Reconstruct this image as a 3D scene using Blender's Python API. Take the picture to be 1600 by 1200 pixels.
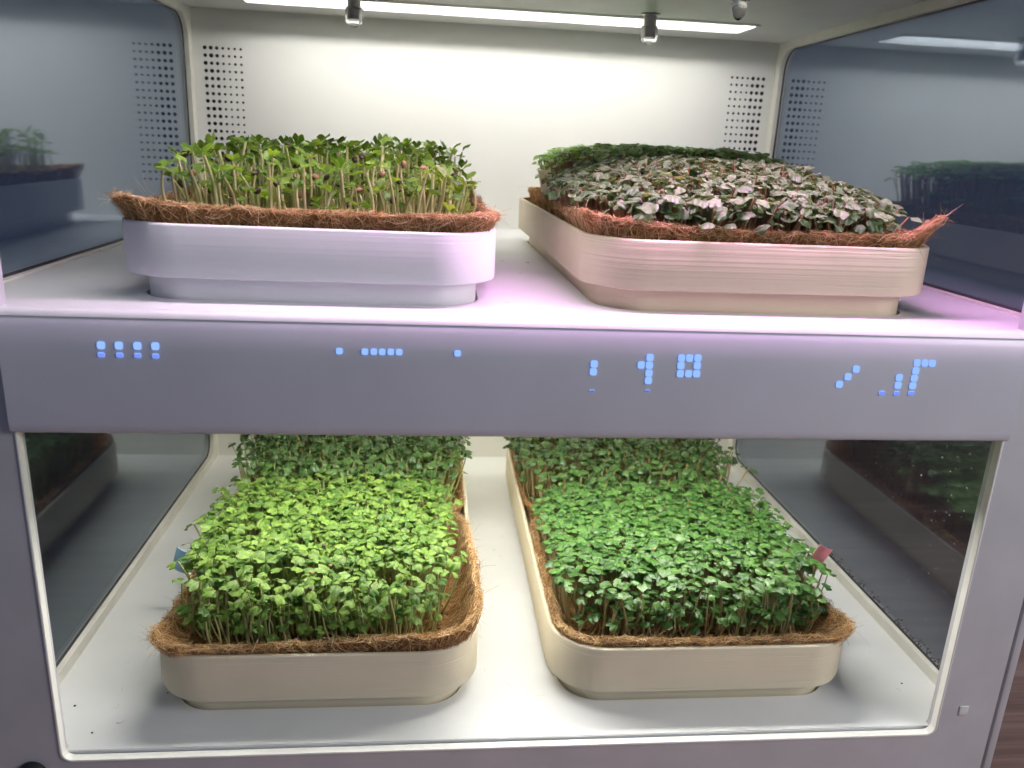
import bpy, bmesh, math, random
import numpy as np
from mathutils import Vector, Matrix

for _o in list(bpy.data.objects):
    bpy.data.objects.remove(_o)
SC = bpy.context.scene
COL = SC.collection
rnd = random.Random(7)
nr = np.random.default_rng(11)

# ------------------------------------------------------------------ camera
# units: metres; x right, y into the cabinet (front plane y = 0), z up (upper shelf top z = 0)
CAM = Vector((-0.06001, -0.40281, 0.08563))
YAW, PITCH, ROLL, FPX = 0.10686, -0.28833, 0.04647, 1249.49
_F = Vector((math.sin(YAW) * math.cos(PITCH), math.cos(YAW) * math.cos(PITCH), math.sin(PITCH)))
_R0 = Vector((math.cos(YAW), -math.sin(YAW), 0))
_U0 = _R0.cross(_F)
_R = _R0 * math.cos(ROLL) + _U0 * math.sin(ROLL)
_U = -_R0 * math.sin(ROLL) + _U0 * math.cos(ROLL)
cd = bpy.data.cameras.new('camera')
cam = bpy.data.objects.new('camera', cd)
COL.objects.link(cam)
cam.matrix_world = Matrix(((_R.x, _U.x, -_F.x, CAM.x), (_R.y, _U.y, -_F.y, CAM.y), (_R.z, _U.z, -_F.z, CAM.z), (0, 0, 0, 1)))
cd.sensor_width = 36.0
cd.lens = FPX / 1600 * 36.0
cd.clip_start = 0.01
cd.clip_end = 50
cd.dof.use_dof = True
cd.dof.focus_distance = 0.52
cd.dof.aperture_fstop = 11.0
SC.camera = cam

# ------------------------------------------------------------------ room light, exposure
W = bpy.data.worlds.new('World')
SC.world = W
W.use_nodes = True
bg = W.node_tree.nodes['Background']
bg.inputs[0].default_value = (0.46, 0.64, 1.0, 1)
bg.inputs[1].default_value = 0.17
SC.view_settings.view_transform = 'Standard'
SC.view_settings.look = 'None'
SC.view_settings.gamma = 1.0
SC.view_settings.exposure = 0.0
SC.cycles.max_bounces = 10
SC.cycles.transparent_max_bounces = 16
SC.cycles.caustics_reflective = False
SC.cycles.caustics_refractive = False
SC.cycles.use_denoising = True
SC.cycles.sample_clamp_indirect = 6.0

E_REAR, E_FRONT, E_PINK = 41.0, 26.0, 84.0      # upper light bars
E_LOW_REAR, E_LOW_FRONT = 34.0, 62.0           # lower light bars

ld = bpy.data.lights.new('room_lamp', 'AREA')
ld.shape = 'DISK'
ld.size = 0.5
ld.energy = 6.5
ld.color = (1.0, 0.975, 0.97)
room = bpy.data.objects.new('room_lamp', ld)
COL.objects.link(room)
room.location = (0.88, -0.52, 0.36)
room.rotation_euler = (Vector((0.25, 0, -0.1)) - Vector(room.location)).to_track_quat('-Z', 'Y').to_euler()
room['kind'] = 'structure'

WI, D, ZF, H, WO = 0.60, 0.469, -0.264, 0.2015, 0.534
ZU = -0.0636                                   # underside of the shelf

# ------------------------------------------------------------------ helpers
def px_on(px, axis, v):
    d = _F + _R * ((px[0] - 800) / FPX) + _U * ((600 - px[1]) / FPX)
    return CAM + d * ((v - CAM[axis]) / d[axis])

def nodes_of(name):
    m = bpy.data.materials.new(name)
    m.use_nodes = True
    nt = m.node_tree
    return m, nt, nt.nodes['Principled BSDF']

def N(nt, t, **kw):
    n = nt.nodes.new(t)
    for k, v in kw.items():
        if k.startswith('i_'):
            n.inputs[k[2:].replace('_', ' ')].default_value = v
        else:
            setattr(n, k, v)
    return n

def ramp(nt, stops, fac=None):
    r = nt.nodes.new('ShaderNodeValToRGB')
    e = r.color_ramp.elements
    while len(e) < len(stops):
        e.new(0.5)
    for el, (p, c) in zip(e, stops):
        el.position = p
        el.color = (*c, 1)
    if fac is not None:
        nt.links.new(fac, r.inputs[0])
    return r

def plastic(name, col, rough=0.45, var=0.06, bump=0.05, scale=60, spec=0.5, grain=900):
    m, nt, b = nodes_of(name)
    tc = N(nt, 'ShaderNodeTexCoord')
    n1 = N(nt, 'ShaderNodeTexNoise', i_Scale=scale, i_Detail=5.0)
    nt.links.new(tc.outputs['Object'], n1.inputs['Vector'])
    lo = tuple(c * (1 - var) for c in col)
    hi = tuple(min(1, c * (1 + var)) for c in col)
    r = ramp(nt, [(0.3, lo), (0.7, hi)], n1.outputs[0])
    nt.links.new(r.outputs[0], b.inputs['Base Color'])
    n3 = N(nt, 'ShaderNodeTexNoise', i_Scale=scale * 0.4, i_Detail=4.0)
    nt.links.new(tc.outputs['Object'], n3.inputs['Vector'])
    mr = N(nt, 'ShaderNodeMapRange')
    mr.inputs['To Min'].default_value = rough * 0.8
    mr.inputs['To Max'].default_value = min(1, rough * 1.25)
    nt.links.new(n3.outputs[0], mr.inputs['Value'])
    nt.links.new(mr.outputs[0], b.inputs['Roughness'])
    b.inputs['Specular IOR Level'].default_value = spec
    if bump:
        n2 = N(nt, 'ShaderNodeTexNoise', i_Scale=float(grain), i_Detail=2.0)
        nt.links.new(tc.outputs['Object'], n2.inputs['Vector'])
        bp = N(nt, 'ShaderNodeBump', i_Strength=bump, i_Distance=0.0004)
        nt.links.new(n2.outputs[0], bp.inputs['Height'])
        nt.links.new(bp.outputs[0], b.inputs['Normal'])
    return m

def emit(name, col, s):
    m = bpy.data.materials.new(name)
    m.use_nodes = True
    nt = m.node_tree
    nt.nodes.clear()
    e = N(nt, 'ShaderNodeEmission')
    e.inputs[0].default_value = (*col, 1)
    e.inputs[1].default_value = s
    o = N(nt, 'ShaderNodeOutputMaterial')
    nt.links.new(e.outputs[0], o.inputs[0])
    return m

def layered(name, col, var=0.04, line=0.3):
    """3D printed plastic: fine horizontal layer lines, a few deeper ones"""
    m, nt, b = nodes_of(name)
    tc = N(nt, 'ShaderNodeTexCoord')
    mp = N(nt, 'ShaderNodeMapping')
    mp.inputs['Scale'].default_value = (2, 2, 900)
    nt.links.new(tc.outputs['Object'], mp.inputs['Vector'])
    n1 = N(nt, 'ShaderNodeTexNoise', i_Scale=1.0, i_Detail=2.0)
    nt.links.new(mp.outputs[0], n1.inputs['Vector'])
    mp2 = N(nt, 'ShaderNodeMapping')
    mp2.inputs['Scale'].default_value = (6, 6, 260)
    nt.links.new(tc.outputs['Object'], mp2.inputs['Vector'])
    n2 = N(nt, 'ShaderNodeTexNoise', i_Scale=1.0, i_Detail=3.0)
    nt.links.new(mp2.outputs[0], n2.inputs['Vector'])
    r2 = ramp(nt, [(0.35, (0, 0, 0)), (0.42, (1, 1, 1))], n2.outputs[0])
    ad = N(nt, 'ShaderNodeMath', operation='ADD')
    nt.links.new(n1.outputs[0], ad.inputs[0])
    nt.links.new(r2.outputs[0], ad.inputs[1])
    bp = N(nt, 'ShaderNodeBump', i_Strength=line, i_Distance=0.0004)
    nt.links.new(ad.outputs[0], bp.inputs['Height'])
    nt.links.new(bp.outputs[0], b.inputs['Normal'])
    n3 = N(nt, 'ShaderNodeTexNoise', i_Scale=25.0, i_Detail=4.0)
    nt.links.new(tc.outputs['Object'], n3.inputs['Vector'])
    r = ramp(nt, [(0.3, tuple(c * (1 - var) for c in col)), (0.7, tuple(min(1, c * (1 + var)) for c in col))], n3.outputs[0])
    nt.links.new(r.outputs[0], b.inputs['Base Color'])
    b.inputs['Roughness'].default_value = 0.5
    return m

def leaf_mat(name, c_lo, c_hi, vein, trans=0.35, rough=0.4, spec=0.5, sheen=0.0):
    m, nt, b = nodes_of(name)
    L = nt.links.new
    gi = N(nt, 'ShaderNodeNewGeometry')
    oi = N(nt, 'ShaderNodeObjectInfo')
    ad = N(nt, 'ShaderNodeMath', operation='ADD')
    L(gi.outputs['Random Per Island'], ad.inputs[0])
    L(oi.outputs['Random'], ad.inputs[1])
    fr = N(nt, 'ShaderNodeMath', operation='FRACT')
    L(ad.outputs[0], fr.inputs[0])
    r = ramp(nt, [(0.0, c_lo), (1.0, c_hi)], fr.outputs[0])
    uv = N(nt, 'ShaderNodeUVMap')
    sx = N(nt, 'ShaderNodeSeparateXYZ')
    L(uv.outputs[0], sx.inputs[0])
    a = N(nt, 'ShaderNodeMath', operation='ABSOLUTE')
    L(sx.outputs[0], a.inputs[0])
    v = ramp(nt, [(0.0, (1, 1, 1)), (0.16, (0, 0, 0))], a.outputs[0])
    e = ramp(nt, [(0.86, (0, 0, 0)), (1.0, (0.8, 0.8, 0.8))], a.outputs[0])
    mx = N(nt, 'ShaderNodeMath', operation='MAXIMUM')
    L(v.outputs[0], mx.inputs[0])
    L(e.outputs[0], mx.inputs[1])
    mf = N(nt, 'ShaderNodeMath', operation='MULTIPLY')
    L(mx.outputs[0], mf.inputs[0])
    mf.inputs[1].default_value = 0.34
    mix = N(nt, 'ShaderNodeMixRGB')
    L(mf.outputs[0], mix.inputs[0])
    L(r.outputs[0], mix.inputs[1])
    mix.inputs[2].default_value = (*vein, 1)
    tc = N(nt, 'ShaderNodeTexCoord')
    ns = N(nt, 'ShaderNodeTexNoise', i_Scale=420.0, i_Detail=3.0)
    L(tc.outputs['Object'], ns.inputs['Vector'])
    rm = ramp(nt, [(0.3, (0.78, 0.78, 0.78)), (0.7, (1.12, 1.12, 1.12))], ns.outputs[0])
    mu = N(nt, 'ShaderNodeMixRGB', blend_type='MULTIPLY')
    mu.inputs[0].default_value = 1
    L(mix.outputs[0], mu.inputs[1])
    L(rm.outputs[0], mu.inputs[2])
    L(mu.outputs[0], b.inputs['Base Color'])
    b.inputs['Roughness'].default_value = rough
    b.inputs['Specular IOR Level'].default_value = spec
    if sheen:
        b.inputs['Sheen Weight'].default_value = sheen
        b.inputs['Sheen Roughness'].default_value = 0.4
    bp = N(nt, 'ShaderNodeBump', i_Strength=0.25, i_Distance=0.0004)
    L(ns.outputs[0], bp.inputs['Height'])
    L(bp.outputs[0], b.inputs['Normal'])
    t = N(nt, 'ShaderNodeBsdfTranslucent')
    hs = N(nt, 'ShaderNodeMixRGB', blend_type='MULTIPLY')
    hs.inputs[0].default_value = 1
    L(mu.outputs[0], hs.inputs[1])
    hs.inputs[2].default_value = (1.5, 1.45, 0.55, 1)
    L(hs.outputs[0], t.inputs[0])
    ms = N(nt, 'ShaderNodeMixShader')
    ms.inputs[0].default_value = trans
    L(b.outputs[0], ms.inputs[1])
    L(t.outputs[0], ms.inputs[2])
    L(ms.outputs[0], nt.nodes['Material Output'].inputs[0])
    return m

def stem_mat(name, c_lo, c_hi):
    m, nt, b = nodes_of(name)
    gi = N(nt, 'ShaderNodeNewGeometry')
    oi = N(nt, 'ShaderNodeObjectInfo')
    ad = N(nt, 'ShaderNodeMath', operation='ADD')
    nt.links.new(gi.outputs['Random Per Island'], ad.inputs[0])
    nt.links.new(oi.outputs['Random'], ad.inputs[1])
    fr = N(nt, 'ShaderNodeMath', operation='FRACT')
    nt.links.new(ad.outputs[0], fr.inputs[0])
    r = ramp(nt, [(0.0, c_lo), (1.0, c_hi)], fr.outputs[0])
    nt.links.new(r.outputs[0], b.inputs['Base Color'])
    b.inputs['Roughness'].default_value = 0.4
    b.inputs['Subsurface Weight'].default_value = 0.15
    b.inputs['Subsurface Radius'].default_value = (0.002, 0.002, 0.001)
    return m

def mesh(name, V, F, mat, smooth=True, uv=None, sharp=None):
    me = bpy.data.meshes.new(name)
    V = np.asarray(V, dtype=np.float64)
    if isinstance(F, np.ndarray):
        me.vertices.add(len(V))
        me.vertices.foreach_set('co', V.ravel())
        nf, k = F.shape
        me.loops.add(nf * k)
        me.loops.foreach_set('vertex_index', F.ravel().astype(np.int32))
        me.polygons.add(nf)
        me.polygons.foreach_set('loop_start', np.arange(0, nf * k, k, dtype=np.int32))
        me.update(calc_edges=True)
        me.validate()
    else:
        me.from_pydata(V.tolist(), [], [list(map(int, f)) for f in F])
        me.update()
    if smooth:
        me.polygons.foreach_set('use_smooth', np.ones(len(me.polygons), dtype=bool))
        if sharp:
            me.set_sharp_from_angle(angle=math.radians(sharp))
    if uv is not None:
        ul = me.uv_layers.new(name='UVMap')
        li = np.zeros(len(me.loops), dtype=np.int32)
        me.loops.foreach_get('vertex_index', li)
        ul.data.foreach_set('uv', np.asarray(uv)[li].ravel())
    if mat:
        me.materials.append(mat)
    return me

def link(name, data, parent=None, loc=None, rot=None):
    o = bpy.data.objects.new(name, data)
    COL.objects.link(o)
    if parent:
        o.parent = parent
    if loc is not None:
        o.location = loc
    if rot is not None:
        o.rotation_euler = rot
    return o

def tag(o, label=None, cat=None, group=None, kind=None):
    if label: o['label'] = label
    if cat: o['category'] = cat
    if group: o['group'] = group
    if kind: o['kind'] = kind
    return o

class MB:
    def __init__(s): s.V = []; s.F = []
    def add(s, V, F):
        b = len(s.V)
        s.V += [tuple(v) for v in V]
        s.F += [tuple(i + b for i in f) for f in F]
        return s
    def box(s, x0, x1, y0, y1, z0, z1, c=0.0):
        bm = bmesh.new()
        bmesh.ops.create_cube(bm, size=1)
        for v in bm.verts:
            v.co = Vector(((x0 + x1) / 2 + v.co.x * (x1 - x0), (y0 + y1) / 2 + v.co.y * (y1 - y0), (z0 + z1) / 2 + v.co.z * (z1 - z0)))
        if c:
            bmesh.ops.bevel(bm, geom=bm.edges[:], offset=c, segments=3, profile=0.5, affect='EDGES')
        bm.verts.index_update()
        s.add([v.co for v in bm.verts], [[v.index for v in f.verts] for f in bm.faces])
        bm.free()
        return s
    def lathe(s, prof, c=(0, 0, 0), n=24, axis='z', wob=None):
        V = []; F = []
        for (r, z) in prof:
            for k in range(n):
                a = 2 * math.pi * k / n
                rr_ = r * (1 + (wob(k, z) if wob else 0))
                p = (rr_ * math.cos(a), rr_ * math.sin(a), z)
                if axis == 'y': p = (p[0], p[2], p[1])
                if axis == 'x': p = (p[2], p[0], p[1])
                V.append((p[0] + c[0], p[1] + c[1], p[2] + c[2]))
        for i in range(len(prof) - 1):
            for k in range(n):
                k2 = (k + 1) % n
                F.append((i * n + k, i * n + k2, (i + 1) * n + k2, (i + 1) * n + k))
        F.append(tuple(range(n))[::-1])
        F.append(tuple((len(prof) - 1) * n + k for k in range(n)))
        s.add(V, F)
        return s
    def build(s, name, mat, parent=None, smooth=False, sharp=None, loc=None):
        me = mesh(name, s.V, s.F, mat, smooth, None, sharp)
        bm = bmesh.new(); bm.from_mesh(me)
        bmesh.ops.recalc_face_normals(bm, faces=bm.faces[:])
        bm.to_mesh(me); bm.free()
        return link(name, me, parent, loc)

def rrect(x0, x1, y0, y1, r, seg=8, n_side=1):
    """rounded rectangle, counter-clockwise, with outward normals"""
    P = []; Nn = []
    for (cx, cy, a0) in ((x1 - r, y0 + r, -90), (x1 - r, y1 - r, 0), (x0 + r, y1 - r, 90), (x0 + r, y0 + r, 180)):
        for k in range(seg + 1):
            a = math.radians(a0 + 90 * k / seg)
            P.append((cx + r * math.cos(a), cy + r * math.sin(a)))
            Nn.append((math.cos(a), math.sin(a)))
    if n_side > 1:
        Q = []; M = []
        n = len(P)
        for i in range(n):
            Q.append(P[i]); M.append(Nn[i])
            j = (i + 1) % n
            if (i + 1) % (seg + 1) == 0:
                for k in range(1, n_side):
                    t = k / n_side
                    Q.append((P[i][0] * (1 - t) + P[j][0] * t, P[i][1] * (1 - t) + P[j][1] * t))
                    M.append(Nn[i])
        P, Nn = Q, M
    return P, Nn

def plate_pockets(name, rect, z, pockets, depth, mat, parent, sgn=-1):
    """flat sheet at height z with rounded pockets sunk by depth (sgn -1 down, +1 up)"""
    bm = bmesh.new()
    def loop(pts):
        vs = [bm.verts.new((x, y, z)) for x, y in pts]
        return vs, [bm.edges.new((vs[i], vs[(i + 1) % len(vs)])) for i in range(len(vs))]
    x0, x1, y0, y1 = rect
    _, E = loop([(x0, y0), (x1, y0), (x1, y1), (x0, y1)])
    loops = []
    for p in pockets:
        v, e = loop(p)
        loops.append(v); E = E + e
    bmesh.ops.triangle_fill(bm, use_beauty=True, use_dissolve=False, edges=E)
    for vs in loops:
        lo = [bm.verts.new((v.co.x, v.co.y, z + sgn * depth)) for v in vs]
        n = len(vs)
        for i in range(n):
            bm.faces.new((vs[i], vs[(i + 1) % n], lo[(i + 1) % n], lo[i]))
        bm.faces.new(lo)
    # remove any faces filled over a pocket mouth
    for f in [f for f in bm.faces if all(abs(v.co.z - z) < 1e-7 for v in f.verts)]:
        c = f.calc_center_median()
        for p in pockets:
            xs = [q[0] for q in p]; ys = [q[1] for q in p]
            if min(xs) < c.x < max(xs) and min(ys) < c.y < max(ys):
                ins = False; n = len(p)
                for i in range(n):
                    (xa, ya), (xb, yb) = p[i], p[(i + 1) % n]
                    if (ya > c.y) != (yb > c.y) and c.x < (xb - xa) * (c.y - ya) / (yb - ya) + xa:
                        ins = not ins
                if ins:
                    bm.faces.remove(f)
                    break
    bmesh.ops.recalc_face_normals(bm, faces=bm.faces[:])
    me = bpy.data.meshes.new(name)
    bm.to_mesh(me); bm.free()
    me.materials.append(mat)
    return link(name, me, parent)

def ring_yz(x0, x1, outer, inner, r, seg=8):
    """wall frame in the y-z plane: outer rectangle, rounded inner opening, thickness x0..x1"""
    Pi, _ = rrect(*inner, r, seg)
    n = len(Pi)
    oy0, oy1, oz0, oz1 = outer
    Po = []
    per = seg + 1
    corners = [(oy1, oz0), (oy1, oz1), (oy0, oz1), (oy0, oz0)]
    for i in range(n):
        Po.append(corners[i // per])
    V = []; F = []
    for x in (x0, x1):
        V += [(x, y, z) for y, z in Po] + [(x, y, z) for y, z in Pi]
    for i in range(n):
        j = (i + 1) % n
        F += [(i, j, n + j, n + i), (2 * n + i, 3 * n + i, 3 * n + j, 2 * n + j), (n + i, n + j, 3 * n + j, 3 * n + i)]
        if i // per != j // per:
            F.append((i, 2 * n + i, 2 * n + j, j))
    F = [f for f in F]
    return V, F

# ------------------------------------------------------------------ materials
M = {}
M['white'] = plastic('white_enamel', (0.77, 0.78, 0.78), 0.40, 0.045, 0.05, 16, 0.4)
M['back'] = plastic('white_back_sheet', (0.80, 0.80, 0.77), 0.5, 0.02, 0.03, 12, 0.3)
M['cream'] = plastic('cream_rubber', (0.74, 0.725, 0.66), 0.55, 0.05, 0.05, 60, 0.3)
M['frame'] = plastic('grey_painted_frame', (0.50, 0.50, 0.52), 0.42, 0.05, 0.06, 30, 0.45)
M['panel'] = plastic('smoked_display_cover', (0.57, 0.575, 0.63), 0.28, 0.07, 0.02, 9, 0.5, 300)
M['dark'] = plastic('black_rubber', (0.02, 0.02, 0.022), 0.5, 0.2, 0.1, 80)
M['gap'] = plastic('gap_shade_grey', (0.16, 0.16, 0.165), 0.6, 0.2, 0.0, 80)  # flat grey that stands for the shade inside narrow gaps
M['seal'] = plastic('dark_glass_edge_seal', (0.035, 0.035, 0.04), 0.5, 0.2, 0.0, 80)
M['steel'] = plastic('brushed_nozzle_steel', (0.42, 0.40, 0.38), 0.3, 0.1, 0.05, 200)
M['steel'].node_tree.nodes['Principled BSDF'].inputs['Metallic'].default_value = 1.0
M['tray_white'] = layered('white_printed_plastic', (0.84, 0.83, 0.85), 0.02, 0.14)
M['tray_beige'] = layered('beige_printed_plastic', (0.76, 0.68, 0.50), 0.04)
M['tray_pale'] = layered('pale_beige_printed_plastic', (0.72, 0.61, 0.45), 0.04, 0.5)
M['led_rear'] = emit('warm_white_led', (1.0, 0.97, 0.915), E_REAR)
M['led_front'] = emit('lilac_led', (1.0, 0.94, 0.97), E_FRONT)
M['led_pink'] = emit('pink_led', (1.0, 0.47, 0.98), E_PINK)
M['led_low_rear'] = emit('warm_led_low_rear', (1.0, 0.95, 0.80), E_LOW_REAR)
M['led_low_front'] = emit('white_led_low_front', (1.0, 0.97, 0.90), E_LOW_FRONT)
M['pixel'] = emit('blue_pixel', (0.28, 0.48, 1.0), 1.15)
M['pixel_halo_side'] = emit('blue_halo_edge', (0.20, 0.38, 1.0), 1.7)  # glowing side walls added to throw a halo onto the panel
M['pixel_dim_and_reflection'] = emit('dim_blue_pixel_and_reflection', (0.22, 0.33, 0.98), 0.95)  # real dim pixels and the painted reflection of the left row
M['pixel_faint'] = emit('faint_blue_pixel', (0.16, 0.18, 0.45), 0.5)

F0 = 0.225
def glass_tint():
    m = bpy.data.materials.new('tinted_glass')
    m.use_nodes = True
    nt = m.node_tree
    nt.nodes.clear()
    t = N(nt, 'ShaderNodeBsdfTransparent')
    t.inputs[0].default_value = (0.63, 0.63, 0.68, 1)
    g = N(nt, 'ShaderNodeBsdfGlossy')
    g.inputs['Color'].default_value = (0.80, 0.90, 1.0, 1)
    g.inputs['Roughness'].default_value = 0.012
    tc = N(nt, 'ShaderNodeTexCoord')
    ns = N(nt, 'ShaderNodeTexNoise', i_Scale=9.0, i_Detail=3.0)
    nt.links.new(tc.outputs['Object'], ns.inputs['Vector'])
    mr = N(nt, 'ShaderNodeMapRange')
    mr.inputs['To Min'].default_value = 0.02
    mr.inputs['To Max'].default_value = 0.075
    nt.links.new(ns.outputs[0], mr.inputs['Value'])
    nt.links.new(mr.outputs[0], g.inputs['Roughness'])
    lw = N(nt, 'ShaderNodeLayerWeight')
    lw.inputs[0].default_value = 0.5
    pw = N(nt, 'ShaderNodeMath', operation='POWER')
    nt.links.new(lw.outputs['Facing'], pw.inputs[0])
    pw.inputs[1].default_value = 4.0
    f = N(nt, 'ShaderNodeMath', operation='MULTIPLY_ADD')
    nt.links.new(pw.outputs[0], f.inputs[0])
    f.inputs[1].default_value = 1 - F0
    f.inputs[2].default_value = F0
    mx = N(nt, 'ShaderNodeMixShader')
    o = N(nt, 'ShaderNodeOutputMaterial')
    nt.links.new(f.outputs[0], mx.inputs[0])
    nt.links.new(t.outputs[0], mx.inputs[1])
    nt.links.new(g.outputs[0], mx.inputs[2])
    nt.links.new(mx.outputs[0], o.inputs[0])
    return m
M['glass'] = glass_tint()

def clear(name, rough=0.03, col=(1, 1, 1)):
    m, nt, b = nodes_of(name)
    tc = N(nt, 'ShaderNodeTexCoord')
    ns = N(nt, 'ShaderNodeTexNoise', i_Scale=300.0)
    nt.links.new(tc.outputs['Object'], ns.inputs['Vector'])
    mr = N(nt, 'ShaderNodeMapRange')
    mr.inputs['To Min'].default_value = rough * 0.5
    mr.inputs['To Max'].default_value = rough * 1.5
    nt.links.new(ns.outputs[0], mr.inputs['Value'])
    nt.links.new(mr.outputs[0], b.inputs['Roughness'])
    b.inputs['Base Color'].default_value = (*col, 1)
    b.inputs['Transmission Weight'].default_value = 1.0
    b.inputs['IOR'].default_value = 1.36
    return m
M['acrylic'] = clear('clear_acrylic', 0.08, (0.93, 0.92, 0.90))
M['water'] = clear('water', 0.01)

def wood_mat():
    m, nt, b = nodes_of('dark_wood_grain')
    tc = N(nt, 'ShaderNodeTexCoord')
    mp = N(nt, 'ShaderNodeMapping')
    mp.inputs['Scale'].default_value = (1.6, 42, 42)
    nt.links.new(tc.outputs['Object'], mp.inputs['Vector'])
    n1 = N(nt, 'ShaderNodeTexNoise', i_Scale=1.6, i_Detail=9.0, i_Roughness=0.65, i_Distortion=0.35)
    nt.links.new(mp.outputs[0], n1.inputs['Vector'])
    r = ramp(nt, [(0.28, (0.085, 0.045, 0.036)), (0.5, (0.24, 0.145, 0.118)), (0.72, (0.42, 0.29, 0.25))], n1.outputs[0])
    nt.links.new(r.outputs[0], b.inputs['Base Color'])
    b.inputs['Roughness'].default_value = 0.5
    bp = N(nt, 'ShaderNodeBump', i_Strength=0.3, i_Distance=0.001)
    nt.links.new(n1.outputs[0], bp.inputs['Height'])
    nt.links.new(bp.outputs[0], b.inputs['Normal'])
    return m
M['wood'] = wood_mat()

def coir_mat(name, dark, mid, light, scale):
    m, nt, b = nodes_of(name)
    tc = N(nt, 'ShaderNodeTexCoord')
    n1 = N(nt, 'ShaderNodeTexNoise', i_Scale=scale, i_Detail=8.0, i_Roughness=0.75, i_Distortion=2.0)
    nt.links.new(tc.outputs['Object'], n1.inputs['Vector'])
    r = ramp(nt, [(0.3, dark), (0.52, mid), (0.75, light)], n1.outputs[0])
    nt.links.new(r.outputs[0], b.inputs['Base Color'])
    b.inputs['Roughness'].default_value = 0.85
    b.inputs['Specular IOR Level'].default_value = 0.2
    bp = N(nt, 'ShaderNodeBump', i_Strength=1.0, i_Distance=0.0015)
    nt.links.new(n1.outputs[0], bp.inputs['Height'])
    nt.links.new(bp.outputs[0], b.inputs['Normal'])
    return m
M['coir'] = coir_mat('coir_felt', (0.07, 0.030, 0.010), (0.32, 0.16, 0.058), (0.62, 0.37, 0.15), 330)

def fibre_mat():
    m, nt, b = nodes_of('coir_fibre')
    g = N(nt, 'ShaderNodeNewGeometry')
    r = ramp(nt, [(0.0, (0.16, 0.07, 0.022)), (0.35, (0.58, 0.34, 0.14)), (0.75, (0.80, 0.54, 0.27)), (1.0, (0.88, 0.72, 0.46))], g.outputs['Random Per Island'])
    nt.links.new(r.outputs[0], b.inputs['Base Color'])
    b.inputs['Roughness'].default_value = 0.6
    b.inputs['Specular IOR Level'].default_value = 0.3
    return m
M['fibre'] = fibre_mat()
M['crumb'] = coir_mat('seed_crumbs', (0.05, 0.02, 0.01), (0.16, 0.08, 0.035), (0.34, 0.2, 0.1), 200)
M['hull'] = plastic('dark_seed_hull', (0.045, 0.022, 0.014), 0.45, 0.3, 0.3, 300)
M['hull_tan'] = plastic('tan_seed_hull', (0.30, 0.17, 0.085), 0.5, 0.25, 0.3, 300)
M['tag_blue'] = plastic('blue_plastic', (0.62, 0.82, 1.0), 0.4, 0.05, 0.05, 80)
M['tag_pink'] = plastic('pink_paper', (0.96, 0.55, 0.62), 0.6, 0.06, 0.1, 120)
M['tag_cream'] = plastic('cream_paper', (0.84, 0.78, 0.58), 0.6, 0.05, 0.1, 120)
for k_ in ('tag_blue', 'tag_pink', 'tag_cream'):
    nt_ = M[k_].node_tree
    tr_ = N(nt_, 'ShaderNodeBsdfTranslucent')
    nt_.links.new(nt_.nodes['Color Ramp'].outputs[0], tr_.inputs[0])
    mx_ = N(nt_, 'ShaderNodeMixShader')
    mx_.inputs[0].default_value = 0.65
    nt_.links.new(nt_.nodes['Principled BSDF'].outputs[0], mx_.inputs[1])
    nt_.links.new(tr_.outputs[0], mx_.inputs[2])
    nt_.links.new(mx_.outputs[0], nt_.nodes['Material Output'].inputs[0])
M['ink'] = plastic('dark_ink', (0.05, 0.05, 0.10), 0.7, 0.2, 0.0, 120)

# ------------------------------------------------------------------ the setting: dark wood under and beside the cabinet
ZB = -0.335
fl = MB().box(-1.6, 1.6, -1.0, 1.5, ZB - 0.02, ZB).build('wood_floor', M['wood'])
tag(fl, 'dark brown wood grain surface beside the cabinet', None, None, 'structure')

# ------------------------------------------------------------------ the cabinet
cab = link('grow_cabinet', None, loc=(0, 0, ZB))
tag(cab, 'grey two-tier indoor grow cabinet with lit white chambers and blue pixel display', 'grow cabinet')
def part(o, parent=cab):
    """world-space mesh becomes a part of the cabinet"""
    o.parent = parent
    o.matrix_parent_inverse = Matrix.Translation((0, 0, -ZB)) if parent is cab else Matrix.Identity(4)
    return o

TR = dict(UL=(-0.2262, -0.0238, 0.0225), UR=(0.0225, 0.2330, 0.0255), LL=(-0.2296, -0.0252, 0.0285), LR=(0.0215, 0.2285, 0.0285))
TLEN = dict(UL=0.385, UR=0.365, LL=0.385, LR=0.385)
INS = 0.0105
UR_ROT = math.radians(0.9)

def rotpts(P, c, a):
    return [(c[0] + (x - c[0]) * math.cos(a) - (y - c[1]) * math.sin(a), c[1] + (x - c[0]) * math.sin(a) + (y - c[1]) * math.cos(a)) for x, y in P]

def pocket(k):
    x0, x1, y0 = TR[k]
    g = 0.0015
    P, _ = rrect(x0 + INS - g, x1 - INS + g, y0 + INS - g, y0 + TLEN[k] - INS + g, 0.027)
    if k == 'UR':
        P = rotpts(P, ((x0 + x1) / 2, y0 + TLEN[k] / 2), UR_ROT)
    return P

E2 = 0.0005
# chamber floors with the pockets that seat the trays
part(plate_pockets('shelf_top', (-0.2995, 0.2995, 0.004, D), 0.0, [pocket('UL'), pocket('UR')], 0.005, M['white'], None))
part(plate_pockets('chamber_floor', (-0.2995, 0.2995, 0.0054, D), ZF, [pocket('LL'), pocket('LR')], 0.005, M['white'], None))
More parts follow.
